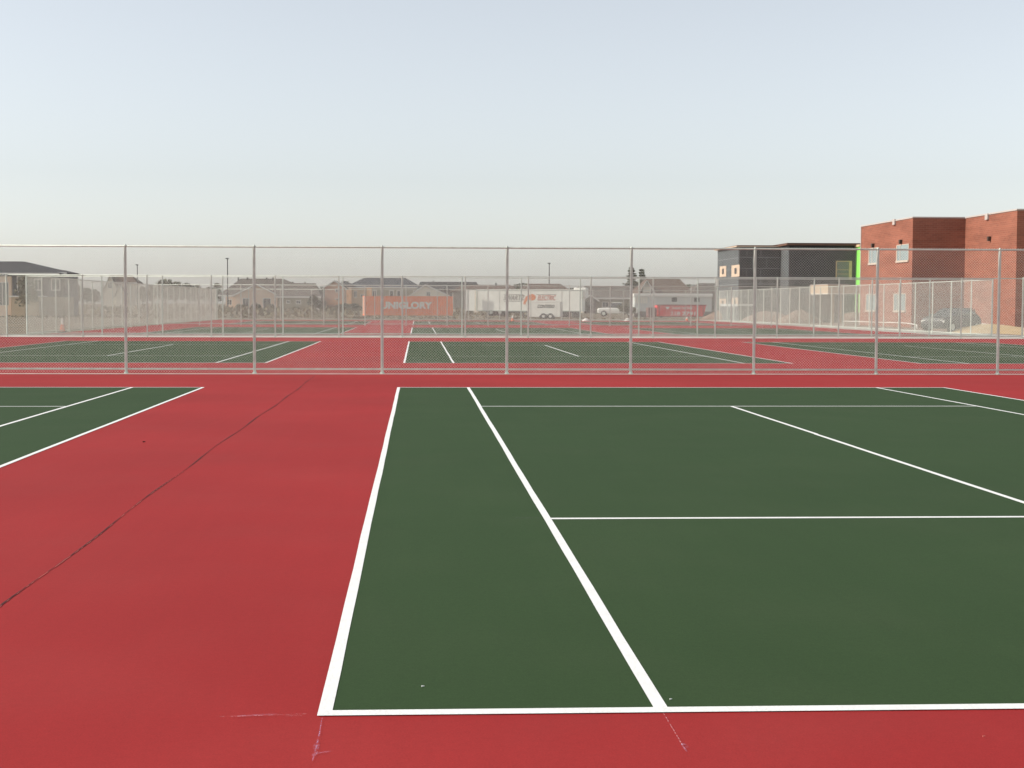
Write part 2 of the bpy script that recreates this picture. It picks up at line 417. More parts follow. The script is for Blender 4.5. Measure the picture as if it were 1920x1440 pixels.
def tree(x, y, h, r, label, leaf=LEAF1, z0=0.0, group='trees behind the houses'):
    t = thing('tree', label, 'tree', (x, y, z0), random.uniform(0, 6), group)
    tr = MB(); tr.tube((0,0,0), (0,0,h*.55), h*.028, 7, h*.016)
    cr = MB(); k = 12
    for i in range(k):
        a = i*2.4; f = i/k; zz = h*(.36+.56*f); rr = r*(.75-.55*abs(f-.35))
        c = (rr*.75*math.cos(a), rr*.75*math.sin(a), zz)
        tr.tube((0,0,h*(.28+.3*f)), (c[0]*.8, c[1]*.8, c[2]), h*.010, 5, h*.004)
        clump(cr, c, r*random.uniform(.36,.52), 70, r*.085)
    clump(cr, (0,0,h*.88), r*.4, 70, r*.085)
    tr.build('trunk', BARK, t, True); cr.build('crown', leaf, t)
    return t
def bush(x, y, h, r, label, leaf=LEAF1, z0=0.0, group='bushes beyond the courts'):
    t = thing('shrub', label, 'shrub', (x, y, z0), 0, group)
    tr = MB(); cr = MB()
    for i in range(9):
        a = i*2.4; c = (r*.55*math.cos(a), r*.55*math.sin(a), h*random.uniform(.35,.7))
        tr.tube((0,0,0), c, .03, 5, .012); clump(cr, c, r*.5, 70, r*.1, h/r*.6)
    tr.build('stem', BARK, t); cr.build('foliage', leaf, t); return t
def conifer(x, y, h, r, label, z0=0.6):
    leaf = LEAF1
    t = thing('pine_tree', label, 'pine tree', (x, y, z0), random.random()*6, 'dark pines behind the white pickup')
    tr = MB(); tr.tube((0,0,0), (0,0,h*.97), h*.022, 7, .02); cr = MB()
    lv = 15
    for i in range(lv):
        f = i/lv; zz = h*(.06+.90*f); rr = r*(1-f)**.85*random.uniform(.5,1.25)+.06
        nb = 7 if f < .7 else 5
        for k in range(nb):
            a = k*2*math.pi/nb+i*.7+random.uniform(-.2,.2); L = rr*random.uniform(.7,1.15)
            e = Vector((L*math.cos(a), L*math.sin(a), zz+L*.18))
            tr.tube((0,0,zz), e, .03, 4, .01)
            for s in range(6):
                q = Vector((0,0,zz)).lerp(e, .3+.7*s/5); clump(cr, q, .20+.16*(1-f), 7, .12)
    tr.build('trunk', BARK, t); cr.build('crown', leaf, t); return t

far = [(310, 523, 330, 18), (330, 528, 360, 15), (352, 530, 370, 14), (372, 534, 380, 12), (392, 537, 390, 11), (285, 531, 340, 10),
       (407, 528, 320, 10), (145, 533, 300, 12), (163, 538, 320, 12), (178, 541, 330, 10), (268, 535, 350, 10),
       (555, 531, 350, 10), (650, 526, 340, 12), (606, 535, 330, 8), (960, 533, 330, 10), (976, 530, 340, 14), (994, 533, 350, 10),
       (1072, 536, 330, 8), (1088, 535, 330, 9), (1290, 530, 320, 10), (1300, 532, 330, 12), (918, 537, 330, 6), (1218, 532, 330, 9)]
words = ['broad grey-green tree', 'low rounded tree', 'tall uneven tree', 'small hazy tree', 'wide spreading tree']
place = {310: 'above the left side fence, right of the cream gabled house', 330: 'second in the hazy tree line right of the cream gable', 352: 'middle of the hazy tree line over the left side fence',
         372: 'fourth in the hazy tree line over the left side fence', 392: 'last in the tree line before the tan house', 285: 'just left of the hazy tree line, by the first light pole',
         407: 'at the foot of the second light pole', 145: 'right of the dark two-storey house on the left', 163: 'between the dark house and the cream gable',
         178: 'directly left of the cream gabled house', 268: 'right behind the cream gabled house', 555: 'behind the ridge of the low tan house', 650: 'between the peach gable and the dark hip roof',
         606: 'left of the peach gabled house', 960: 'behind the left half of the long white trailer', 976: 'above the middle of the long white trailer',
         994: 'over the orange logo of the long white trailer', 1072: 'above the right end of the long white trailer', 1088: 'right above the front corner of the long white trailer',
         1290: 'left of the two behind the white office trailer', 1300: 'right of the two behind the white office trailer', 918: 'poking over the brown roof behind the white trailer',
         1218: 'behind the small white gable right of the pines'}
for i, (u, v, Y, wpx) in enumerate(far):
    h = PZ(u, v, Y)-.6; r = wpx*(Y+6)/F*1.45
    tree(PX(u, Y), Y, h, r*.9, words[i % 5]+' '+place[u], (LEAF1, LEAF2)[i % 3 == 2], .5)
for u, v, Y, r, lab in ((1184, 495, 262, 2.9, 'taller dark pine with a ragged pointed top, left of the pair'), (1203, 499, 264, 2.1, 'slimmer dark pine, right of the pair')):
    conifer(PX(u, Y), Y, PZ(u, v, Y)-.6, r, lab)
for u, vt, Y, r, lf, lab in ((1172, 569, 182, .95, LEAF1, 'dense grey-green bush in front of the white pickup'), (1183, 574, 183, .7, LEAF1, 'smaller bush between the pickup and the office trailer'),
                         (1098, 558, 196, .9, LEAF2, 'dark upright bush at the front end of the long white trailer'), (594, 552, 240, 1.5, LEAF2, 'dark bush between the tan house and the peach gable'),
                         (452, 568, 243, .9, LEAF1, 'low bush under the left window of the beige gable'), (480, 567, 243, .9, LEAF2, 'rounded bush between the two windows of the beige gable'),
                         (507, 569, 243, .7, LEAF1, 'small bush right of the sliding door of the beige gable'), (640, 572, 236, 1.6, LEAF3, 'dry brown bush left of the orange container'),
                         (657, 568, 236, 1.7, LEAF2, 'dark bush close beside the left end of the orange container')):
    bush(PX(u, Y), Y, max(.8, PZ(u, vt, Y)-.3), r, lab, lf, .3)
# weeds on the rise: one uncountable cover
wb = MB()
for _ in range(5200):
    y = random.uniform(154, 243); x = random.uniform(-75, 40)
    if x > 22 and y > 168: continue
    if 190 < y < 201 and x > -9: continue
    a = max(0, min(1, (y-206)/40.0)); z = -.03+.75*a*a*(3-2*a)*(1 if x < 24 else .25)-.1
    h = random.uniform(.10, .26)*(2.6 if y > 206 else 1); q = random.random()*3.14; wdt = random.uniform(.12, .4)
    dx, dy = math.cos(q)*wdt, math.sin(q)*wdt
    wb.add([(x-dx,y-dy,z),(x+dx,y+dy,z),(x+dx*.5,y+dy*.5,z+h),(x-dx*.2,y-dy*.2,z+h*1.2)], [(0,1,2,3)])
tag(wb.build('weeds', leaf_mat('weed_brown', (0.15, 0.125, 0.07, 1))), 'dry brown weeds on the rough field behind the courts', 'weeds', kind='stuff')

# ------------------------------------------------------------------ houses
SH_DARK = mat('charcoal_shingle', (0.040, 0.043, 0.045, 1), .9, var=.2, scale=2.5, stretch=(1,1,4))
SH_GREY = mat('grey_brown_shingle', (0.115, 0.100, 0.085, 1), .9, var=.2, scale=2.5, stretch=(1,1,4))
SH_BROWN = mat('brown_shingle', (0.115, 0.080, 0.060, 1), .9, var=.2, scale=2.5, stretch=(1,1,4))
SH_BLUE = mat('slate_shingle', (0.055, 0.062, 0.072, 1), .9, var=.2, scale=2.5, stretch=(1,1,4))
S_BEIGE = mat('beige_siding', (0.74, 0.58, 0.44, 1), .8, var=.06, scale=1, stretch=(.3,.3,9))
S_TAN = mat('tan_siding', (0.54, 0.42, 0.27, 1), .8, var=.06, scale=1, stretch=(.3,.3,9))
S_OLIVE = mat('olive_siding', (0.36, 0.33, 0.24, 1), .8, var=.08, scale=1, stretch=(.3,.3,9))
S_PEACH = mat('peach_siding', (0.66, 0.43, 0.31, 1), .8, var=.06, scale=1, stretch=(.3,.3,9))
S_CREAM = mat('cream_siding', (0.84, 0.79, 0.66, 1), .8, var=.05, scale=1, stretch=(.3,.3,9))
S_SLATE = mat('slate_siding', (0.10, 0.11, 0.12, 1), .8, var=.08, scale=1, stretch=(.3,.3,9))
S_ORANGE = mat('orange_cedar', (0.78, 0.42, 0.20, 1), .8, var=.2, scale=1.5)
S_TAUPE = mat('taupe_siding', (0.24, 0.22, 0.19, 1), .8, var=.06, scale=1, stretch=(.3,.3,9))

def rise(x, y):
    a = max(0, min(1, (y-206)/40.0)); return -.03+.75*a*a*(3-2*a)*(1 if x < 24 else .25)
class House:
    """a house whose picture-side wall stands on the plane y = Y; pixel columns only fix its width"""
    def __init__(s, label, Y, rz=0):
        s.Y = Y; s.root = thing('house', label, 'house', (0, 0, 0), 0, 'houses beyond the field')
    def wall(s, u0, u1, vtop, depth, m, dy=0, name='wall'):
        Y = s.Y+dy; x0, x1 = PX(u0, Y), PX(u1, Y); z1 = PZ((u0+u1)/2, vtop, Y)
        s.box = (x0, x1, Y, Y+depth, z1)
        return MB().box(x0, x1, Y, Y+depth, 0, z1).build(name, m, s.root)
    def gable_front(s, u0, u1, vE, uA, vA, depth, m, roofm, dy=0, trim=True):
        """wall with its gable towards the courts, roof running back"""
        Y = s.Y+dy; x0, x1, xa = PX(u0, Y), PX(u1, Y), PX(uA, Y); zE, zA = PZ(u0, vE, Y), PZ(uA, vA, Y)
        MB().prism([(x0,0),(x1,0),(x1,zE),(xa,zA-.12),(x0,zE)], Y, Y+depth).build('wall', m, s.root)
        o = .45; t = .16; kl = (zA-zE)/(xa-x0); kr = (zA-zE)/(x1-xa)
        pts = [(x0-o, zE-kl*o), (xa, zA), (x1+o, zE-kr*o), (x1+o, zE-kr*o+t), (xa, zA+t), (x0-o, zE-kl*o+t)]
        MB().prism(pts, Y-.35, Y+depth+.35).build('roof', roofm, s.root)
        if trim:
            pts = [(x0-o-.02, zE-kl*o-.05), (xa, zA-.05), (x1+o+.02, zE-kr*o-.05), (x1+o+.02, zE-kr*o+t+.02), (xa, zA+t+.02), (x0-o-.02, zE-kl*o+t+.02)]
            MB().prism(pts, Y-.42, Y-.36).build('fascia', TRIM, s.root)
    def hip(s, u0, u1, vE, r0, r1, vR, depth, roofm, dy=0, o=.5, trim=True):
        """hip or side-gable roof, ridge along x"""
        Y = s.Y+dy; x0, x1 = PX(u0, Y)-0, PX(u1, Y)+0; zE = PZ((u0+u1)/2, vE, Y)
        ym = Y+depth/2; zR = PZ((r0+r1)/2, vR, ym); a, c = PX(r0, ym), PX(r1, ym)
        y0, y1 = Y-o, Y+depth+o
        vs = [(x0,y0,zE),(x1,y0,zE),(x1,y1,zE),(x0,y1,zE),(a,ym,zR),(c,ym,zR),(x0,y0,zE-.15),(x1,y0,zE-.15),(x1,y1,zE-.15),(x0,y1,zE-.15)]
        MB().add(vs, [(0,1,5,4),(1,2,5),(2,3,4,5),(3,0,4),(6,7,1,0),(7,8,2,1),(8,9,3,2),(9,6,0,3),(9,8,7,6)]).build('roof', roofm, s.root)
        if trim: MB().box(x0-.02, x1+.02, y0-.09, y0-.003, zE-.22, zE+.03).build('fascia', TRIM, s.root)
        return zE, zR, ym
    def vent(s, u, v, Y):
        p = P(u, v, Y); MB().box(p.x-.12, p.x+.12, Y-.12, Y+.12, p.z-.6, p.z+.15).build('roof_vent', DARK, s.root)
    def window(s, u0, v0, u1, v1, dy=0, bars=1, fw=.11, pm=PANE, name='window', hbar=False):
        Y = s.Y+dy; x0, x1 = PX(u0, Y), PX(u1, Y); z1, z0 = PZ(u0, v0, Y), PZ(u0, v1, Y)
        f = MB(); y0, y1 = Y-.07, Y-.004
        f.box(x0-fw, x1+fw, y0, y1, z1, z1+fw); f.box(x0-fw, x1+fw, y0-.03, y1, z0-fw, z0)
        f.box(x0-fw, x0, y0, y1, z0, z1); f.box(x1, x1+fw, y0, y1, z0, z1)
        for k in range(bars):
            xm = x0+(x1-x0)*(k+1)/(bars+1); f.box(xm-.03, xm+.03, y0, y1, z0, z1)
        if hbar: f.box(x0, x1, y0+.01, y1, (z0+z1)/2-.03, (z0+z1)/2+.03)
        fr = f.build(name, TRIM, s.root)
        MB().box(x0, x1, Y-.03, Y-.006, z0, z1).build('pane', pm, fr)

# dark two-storey house at the left edge
h = House('big charcoal-roofed two-storey house at the left edge of the picture', 178)
h.wall(-120, 21, 518, 11, S_BEIGE); h.wall(21.3, 106, 512, 11, S_SLATE, dy=.6)
h.hip(-160, 113, 512, -70, 47, 490, 14, SH_DARK)
h.wall(96, 123, 512, 7, S_SLATE, dy=3, name='wing_wall'); h.hip(90, 127, 511, 97, 122, 506.5, 6, SH_DARK, dy=2.5)
h.wall(22, 72, 557, 3.2, S_TAN, dy=-2.6, name='garage_wall')
MB().box(PX(20.5, 175), PX(76, 175), 174.2, 178.5, PZ(30, 557, 175.4), PZ(30, 554.5, 175.4)).build('garage_fascia', TRIM, h.root)
h.wall(72.3, 128, 557, 3.0, S_OLIVE, dy=-2.3, name='porch_wall')
h.window(34, 519, 47, 546, dy=.6, bars=1, fw=.10, hbar=True); h.window(-6, 530, 16, 572, bars=1, fw=.05)
h.window(66, 524, 78, 543, dy=.6); h.window(98, 524, 112, 543, dy=.6)

# cream gabled house, small, hazy
h = House('cream gabled house with a dark steep roof, beyond the left side fence', 300)
h.gable_front(193, 222, 546, 207, 516, 8, S_CREAM, SH_BROWN)
h.hip(207, 258, 530, 208, 247, 516, 6, SH_BROWN, dy=1.5); h.wall(222, 252, 530, 6, S_CREAM, dy=1.6, name='side_wall')
h.gable_front(219, 231, 546, 224, 534, 3, S_CREAM, SH_BROWN, dy=-1)
h.window(203, 530, 210, 540)

# beige gable house
h = House('wide beige house with a white-edged front gable, sliding door and grey roof', 248)
h.wall(423, 441, 556, 8, S_BEIGE, dy=.5, name='side_wall')
h.hip(410, 600, 553.5, 452, 531, 522.5, 13, SH_GREY, dy=1.0)
h.gable_front(441, 520, 553.5, 481, 534, 4, S_BEIGE, SH_GREY, dy=-1.2)
h.window(455.5, 560, 466.5, 574, dy=-1.2); h.window(494, 560, 507, 578, dy=-1.2, name='sliding_door'); h.window(427, 562, 434, 571, dy=.5)
for u, v in ((447, 521), (464, 521), (500, 521.5), (512, 522)): h.vent(u, v, 255)

# low tan house
h = House('low olive-tan house with a long grey roof and two small windows', 246)
h.wall(522, 592, 556.5, 8, S_OLIVE, dy=-.5); h.hip(518, 602, 556, 528, 592, 531, 9, SH_GREY, dy=-.3)
h.window(538, 564, 543, 568, dy=-.5); h.window(556, 564, 563, 569, dy=-.5)
for u, v in ((549, 530), (572, 530)): h.vent(u, v, 250.5)

# peach gable
h = House('tall peach-coloured gabled house with an orange deck, left of the dark hip roof', 262)
h.gable_front(609, 645, 539, 627, 527, 9, S_PEACH, SH_BROWN)
h.window(630, 542, 636, 547); h.window(629.5, 561, 634, 565)
d = MB(); x0, x1 = PX(613, 258), PX(641, 258); z0, z1 = PZ(620, 571, 258), PZ(620, 563, 258)
d.box(x0, x1, 257.5, 261.9, z0, z0+.15); d.box(x0, x1, 257.45, 257.55, z1-.1, z1)
k = x0
while k < x1: d.box(k, k+.09, 257.45, 257.53, z0+.15, z1-.1); k += .16
for q in (x0, (x0+x1)/2, x1-.15): d.box(q, q+.15, 257.5, 257.65, 0, z0)
d.build('deck', S_ORANGE, h.root)
h.hip(642, 664, 536, 640, 650, 527, 8, SH_DARK, dy=2, trim=False)

# dark hip roof house
h = House('long house with a dark slate hip roof and white-framed windows above the orange container', 290)
h.wall(652, 696, 539.5, 11, S_TAN, name='left_wall'); h.wall(696.3, 786, 539.5, 11, S_OLIVE)
h.wall(644, 659, 541, 3, S_ORANGE, dy=-1.2, name='cedar_wall'); h.wall(688, 697, 539.8, 1.0, S_ORANGE, dy=-.8, name='cedar_panel')
h.hip(646, 792, 538.5, 684, 759, 520.5, 12, SH_BLUE)
h.window(664, 546, 668.5, 557); h.window(677, 552, 682, 557)
for a, c in ((699, 705), (731, 737), (745, 750), (776, 780)): h.window(a, 545.5, c, 557, bars=0, fw=.16)
h.vent(706, 523, 296); h.vent(735, 523.5, 296)

# cream gable right of it
h = House('cream house with a white-edged gable above the right end of the orange container', 268)
h.gable_front(770, 839, 554, 797, 535, 7, S_CREAM, SH_DARK); h.window(800, 548, 806, 555)
h.wall(795, 898, 545, 8, S_TAUPE, dy=6, name='rear_wall'); h.hip(780, 903, 544, 788, 893, 528.5, 9, SH_DARK, dy=6, trim=False)
h.vent(813, 527.5, 282)
h = House('low house with a reddish brown roof, left behind the long white trailer', 252)
h.wall(850, 962, 548, 8, S_TAUPE); h.hip(845, 970, 546, 868, 958, 534, 9, SH_BROWN, trim=False); h.vent(930, 532, 256)
h = House('low house with a brown roof behind the right half of the long white trailer', 256)
h.wall(985, 1064, 546, 8, S_TAUPE); h.hip(972, 1072, 546, 990, 1050, 532, 9, SH_BROWN, trim=False)
h = House('tan house with a wide grey-brown roof between the long trailer and the pines', 236)
h.wall(1094, 1184, 559.5, 9, S_OLIVE, dy=.5); h.hip(1090, 1188, 558.5, 1097, 1180, 536, 11, SH_GREY)
h.gable_front(1095, 1118, 562, 1106.5, 554, 2.5, S_TAUPE, SH_GREY, dy=-1.4)
h.window(1101, 569, 1108, 579, dy=-1.4); h.window(1130, 567, 1140, 575, dy=.5)
h = House('house with a tall brown roof and a tiny white gable behind the white office trailer', 250)
h.wall(1205, 1292, 549, 10, S_TAUPE); h.hip(1198, 1300, 549, 1210, 1274, 523, 12, SH_BROWN, trim=False)
h.gable_front(1205, 1219, 538, 1212, 527, 3, S_CREAM, SH_BROWN, dy=-.5)
h = House('low grey-roofed house just left of the black unfinished building', 262)
h.wall(1304, 1372, 549, 8, S_TAUPE); h.hip(1298, 1380, 549, 1308, 1366, 531, 10, SH_GREY, trim=False)

# ------------------------------------------------------------------ light poles
def light_pole(u, v, Y, label):
    x = PX(u, Y); H = PZ(u, v, Y)
    t = thing('light_pole', label, 'light pole', (x, Y, .4), 0, 'parking lot light poles in the distance')
    MB().tube((0,0,0), (0,0,H-.4), .11, 8, .07).build('pole', DARK, t)
    MB().bev(-.30, .22, -.16, .16, H-.55, H-.38, .04).build('lamp_head', DARK, t)
    MB().tube((0,0,-.3), (0,0,.5), .28, 10).build('base', CONC, t)
light_pole(427, 484, 240, 'dark light pole left of the beige gabled house')
light_pole(258, 496, 285, 'hazy thin light pole right of the cream gabled house')
light_pole(1029.5, 493, 262, 'dark thin light pole rising above the long white trailer')

# ------------------------------------------------------------------ shipping container
OR_ = mat('orange_container_paint', (0.95, 0.245, 0.085, 1), .55, var=.10, scale=1.2)
Yc = 197
a_ = P(684, 597, Yc); x1 = PX(851, Yc); L = 12.0; Hc = 2.62
t = thing('shipping_container', 'long orange corrugated shipping container with white letters', 'container', (a_.x, Yc, .02), R(9))
b = MB(); n = int(L/.28)
def corr(b, x0, x1, y, z0, z1, step, dep, sgn):
    x = x0; pts = []
    while x < x1-1e-3:
        for dx, dd in ((0,0),(.25,0),(.4,1),(.85,1),(1,0)):
            pts.append((min(x1, x+dx*step), y+sgn*dep*dd))
        x += step
    for i in range(len(pts)-1):
        p, q = pts[i], pts[i+1]
        if q[0]-p[0] < 1e-4: continue
        b.quad((p[0],p[1],z0),(q[0],q[1],z0),(q[0],q[1],z1),(p[0],p[1],z1))
corr(b, .12, L-.12, .0, .16, Hc-.12, .30, .06, 1)
b.build('side_panel', OR_, t)
b = MB()
for x in (0, L-.12):
    for y in (-.02, 2.32): b.box(x, x+.12, y, y+.12, 0, Hc)
b.box(.12, L-.12, -.015, .1, 0, .16); b.box(.12, L-.12, -.015, .1, Hc-.12, Hc); b.box(.12, L-.12, 2.34, 2.44, 0, .16); b.box(.12, L-.12, 2.34, 2.44, Hc-.12, Hc)
b.box(.0, .1, .1, 2.32, 0, .16); b.box(0, .1, .1, 2.32, Hc-.12, Hc)
b.build('frame', OR_, t)
MB().box(.05, L-.05, .11, 2.33, .17, Hc-.13).build('inner_shell', OR_, t)
b = MB()
for y in (.5, .85, 1.6, 1.95): b.tube((-.03, y, .2), (-.03, y, Hc-.15), .025, 6)
b.build('door_rod', GALV, t)
text_mesh('UNIGLORY', 1.22, 'lettering', mat('container_white', (.8,.78,.72,1), .7), t, (2.15, -.03, .90), (R(90), 0, 0), 0, .01, bold=.06, fit=7.05)

# ------------------------------------------------------------------ long white trailer
TW = mat('trailer_white', (0.84, 0.84, 0.76, 1), .5, var=.04, scale=.8)
Yt = 196
xa = PX(893, Yt); xb = PX(1089, Yt); Lt = (xb-xa)/math.cos(R(15))*.985; zb = PZ(990, 583.5, Yt); zt = PZ(990, 543, Yt)
t = thing('semi_trailer', 'long white box trailer with an orange logo, its rear doors swung open', 'trailer', (xa, Yt, 0), R(-15))
MB().bev(0, Lt, 0, 2.5, zb, zt, .05).build('box', TW, t)
b = MB(); b.box(0, Lt, -.03, .0, zt-.16, zt-.03); b.box(0, Lt, -.03, 0, zb, zb+.14)
b.box(-.03, .09, -.035, .0, zb, zt); b.box(Lt-.09, Lt+.03, -.035, 0, zb, zt); b.build('rail', GALV, t)
b = MB(); b.box(-1.12, -.06, -.75, -.69, zb+.05, zt-.05); b.build('rear_door', TW, t)
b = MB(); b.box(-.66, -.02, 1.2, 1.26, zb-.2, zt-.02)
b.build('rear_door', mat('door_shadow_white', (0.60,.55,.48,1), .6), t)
MB().box(-1.25, -1.1, -.8, -.64, zb-.02, zt).build('door_edge', mat('bright_white', (.82,.81,.74,1), .5), t)
b = MB()
for x in (2.0, 3.2):
    for y in (.15, 2.05):
        w_ = MB().tube((x, y, .5), (x, y+.28, .5), .5, 16).build('wheel', BLACK, t)
        MB().tube((x, y-.012, .5), (x, y+.02, .5), .24, 12).build('rim', GALV, w_)
b.box(1.2, 4.0, .5, 2.0, .5, zb); b.box(4.0, Lt-.5, .9, 1.0, zb-.22, zb); b.box(4.0, Lt-.5, 1.5, 1.6, zb-.22, zb); b.build('chassis', DARK, t)
b = MB()
for y in (.5, 1.9): b.box(Lt-2.6, Lt-2.45, y, y+.15, 0, zb)
b.build('landing_leg', DARK, t)
MB().bev(Lt-1.2, Lt+.5, .35, 2.15, PZ(1080, 557, Yt), PZ(1080, 541, Yt)+.08, .08).build('cooling_unit', mat('bright_white', (.82,.81,.74,1)), t)
LO = mat('logo_orange', (0.75, 0.22, 0.07, 1), .6); LG = mat('lettering_grey', (0.20, 0.17, 0.14, 1), .6); LR = mat('lettering_red', (0.60, 0.17, 0.11, 1), .6)
def tx(u): return (PX(u, Yt)-xa)/math.cos(R(15))*.985
zt1, zt0 = PZ(1000, 554, Yt), PZ(1000, 563, Yt)
text_mesh('SWARTZ', 1, 'lettering', LG, t, (tx(944), -.02, zt0), (R(90),0,0), .35, .006, bold=.01, fit=tx(984)-tx(944)).scale = (1, (zt1-zt0)/.7, 1)
text_mesh('ELECTRIC', 1, 'lettering', LR, t, (tx(1007), -.02, zt0), (R(90),0,0), .35, .006, bold=.01, fit=tx(1041)-tx(1007)).scale = (1, (zt1-zt0)/.7, 1)
b = MB()
for (u0, u1, v) in ((944, 981, 552.3), (1005, 1042, 552.3), (944, 979, 564.8), (1005, 1048, 564.8)):
    z = PZ(u0, v, Yt); b.box(tx(u0), tx(u1), -.018, -.006, z-.025, z+.025)
b.build('stripe', LG, t)
def flat_poly(pts, y, m, name, par): 
    q = [(tx(u), PZ(u, v, Yt)) for u, v in pts]; return MB().prism(q, y-.012, y-.002).build(name, m, par)
el = [(997+6.8*math.cos(k*math.pi/10), 557.5+6*math.sin(k*math.pi/10)) for k in range(20)]
flat_poly(el, -.012, LO, 'logo', t)
flat_poly([(981,570),(982,564),(986,556),(991,553),(990,561),(986,566),(985,571)], -.012, LO, 'logo', t)

# ------------------------------------------------------------------ small white cargo trailer
Ys = 161
xa2, xb2 = PX(989, Ys), PX(1051, Ys); z0 = PZ(1020, 596, Ys); z1 = PZ(1020, 565, Ys); L2 = xb2-xa2
t = thing('cargo_trailer', 'small white enclosed cargo trailer with two wheels and black slanted lettering', 'trailer', (xa2, Ys, 0), R(-13))
MB().bev(0, L2, 0, 2.0, z0+.12, z1, .06).build('box', mat('cargo_white', (.84,.83,.75,1), .5, var=.04), t)
b = MB(); b.box(0, L2, -.02, 0, z1-.1, z1-.03); b.box(L2-.5, L2-.46, -.02, 0, z0+.12, z1-.1); b.box(.35, .39, -.02, 0, z0+.12, z1-.1)
b.box(.0, .03, -.02, 0, z0+.12, z1-.1); b.build('trim', TRIM, t)
fe = MB(); c0, c1 = PX(1011, Ys)-xa2, PX(1041, Ys)-xa2; zf = PZ(1020, 589.5, Ys)
fe.prism([(c0,z0),(c0+.02,z0+.15),(c0+.3,zf),(c1-.3,zf),(c1-.02,z0+.15),(c1,z0),(c1-.09,z0),(c1-.3,zf-.07),(c0+.3,zf-.07),(c0+.09,z0)], -.24, -.002)
fe.build('fender', DARK, t)
MB().prism([(c0+.1,z0),(c0+.32,zf-.08),(c1-.32,zf-.08),(c1-.1,z0)], -.03, -.004).build('wheel_well', BLACK, t)
for x in (c0+.5, c1-.5):
    w_ = MB().tube((x,-.2,.3),(x,-.02,.3),.31,16).build('wheel', BLACK, t); MB().tube((x,-.215,.3),(x,-.19,.3),.17,12).build('rim', TRIM, w_)
b = MB(); b.box(-.7, 0, .95, 1.05, .35, .45); b.tube((-.6,1,0),(-.6,1,.6),.04,6); b.build('hitch', DARK, t)
ca_, cb2 = PX(1008, Ys)-xa2, PX(1040, Ys)-xa2; zz0, zz1 = PZ(1020, 577.5, Ys), PZ(1020, 571.5, Ys)
text_mesh('CONTEGO', 1, 'lettering', mat('lettering_black', (.03,.03,.03,1), .6), t, (ca_, -.015, zz0), (R(90),0,0), .35, .006, bold=.02, fit=cb2-ca_).scale = (1, (zz1-zz0)/.7, 1)
# dark boxes right of it stand in for landing gear and underside shade
for u0, u1, vt, lab in ((1053, 1071, 585, 'left dark box standing in for landing gear and shade under the front of the long white trailer'), (1073, 1088, 586, 'right dark box standing in for landing gear and shade under the front of the long white trailer')):
    x0, x1 = PX(u0, 170), PX(u1, 170); zt_ = PZ(u0, vt, 170)
    c = thing('underside_dark_box', lab, 'dark box', (x0, 170, 0), 0, 'dark stand-ins for the shade under the long trailer'); w_ = x1-x0
    MB().bev(.04, w_-.04, .04, 1.0, .08, zt_-.06, .03).build('body', mat('underside_shade', (.07,.068,.06,1), .8), c)
    MB().box(0, w_, 0, 1.04, zt_-.06, zt_).build('lid', DARK, c)
    b = MB(); [b.box(w_*k/4-.02+.05, w_*k/4+.02+.05, .0, .04, .08, zt_-.07) for k in range(4)]; b.build('slat', mat('underside_shade_slat', (.11,.10,.085,1), .8), c)

# ------------------------------------------------------------------ office trailer
OT = mat('office_trailer_grey', (0.60, 0.62, 0.58, 1), .6, var=.04, scale=.8, stretch=(6,6,.3))
Yo = 190; x0 = PX(1190, Yo); x1 = PX(1334, Yo); zt_ = PZ(1260, 556, Yo); zr = PZ(1260, 550.5, Yo); Lo = x1-x0
t = thing('office_trailer', 'long pale grey job site office trailer with a white roof edge behind the red dumpster', 'trailer', (x0, Yo, 0), R(-1))
MB().box(.0, Lo, 0, 3, .7, zt_).build('wall', OT, t)
MB().bev(-.15, Lo+.1, -.18, 3.15, zt_, zr, .05).build('roof', TRIM, t)
b = MB()
for k in range(7): b.box(.08+k*.24, .20+k*.24, -.04, -.004, 1.75, zt_-.06)
b.build('shutter', S_CREAM, t)
for uu in (1258, 1300):
    f = MB().box(PX(uu,Yo)-x0, PX(uu+12,Yo)-x0, -.05, -.004, 1.9, 2.6).build('window', TRIM, t)
    MB().box(PX(uu,Yo)-x0+.06, PX(uu+12,Yo)-x0-.06, -.07, -.052, 1.96, 2.54).build('pane', PANE, f)
MB().box(.05, Lo-.05, .1, 2.9, 0, .7).build('skirt', mat('skirt_grey', (.2,.19,.17,1), .8), t)
# ------------------------------------------------------------------ red dumpster
DR = mat('dumpster_red', (0.82, 0.06, 0.065, 1), .55, var=.12, scale=1.5)
Yd = 172; x0 = PX(1232, Yd); x1 = PX(1324, Yd); zt_ = PZ(1260, 572.5, Yd); Ld = x1-x0
t = thing('dumpster', 'long red roll-off dumpster with white writing and a phone number', 'dumpster', (x0, Yd, 0))
b = MB(); b.prism([(.0,.25),(Ld-.3,.25),(Ld,zt_),(.0,zt_)], 0, .06); b.prism([(.0,.25),(Ld-.3,.25),(Ld,zt_),(.0,zt_)], 2.3, 2.36)
b.box(0, .06, .06, 2.3, .25, zt_); b.box(0, Ld-.3, .06, 2.3, .2, .26); b.build('bin', DR, t)
b = MB(); b.box(-.05, Ld+.05, -.06, .12, zt_-.02, zt_+.09)
for k in range(9):
    if k < 1 or k > 7: b.box(.2+k*(Ld-.6)/8, .3+k*(Ld-.6)/8, -.06, 0, .26, zt_-.02)
b.build('rib', mat('dumpster_dark_red', (.33,.035,.035,1), .6), t)
b = MB()
for x in (.5, Ld-1): b.tube((x,-.02,.12),(x,.12,.12),.12,12)
b.build('wheel', BLACK, t)
MB().box(-1.0, -.05, .1, 2.0, .1, 1.25).build('end_ramp', mat('maroon_steel', (.14,.06,.055,1), .7), t)
DWm = mat('dumpster_white', (.8,.78,.74,1), .6)
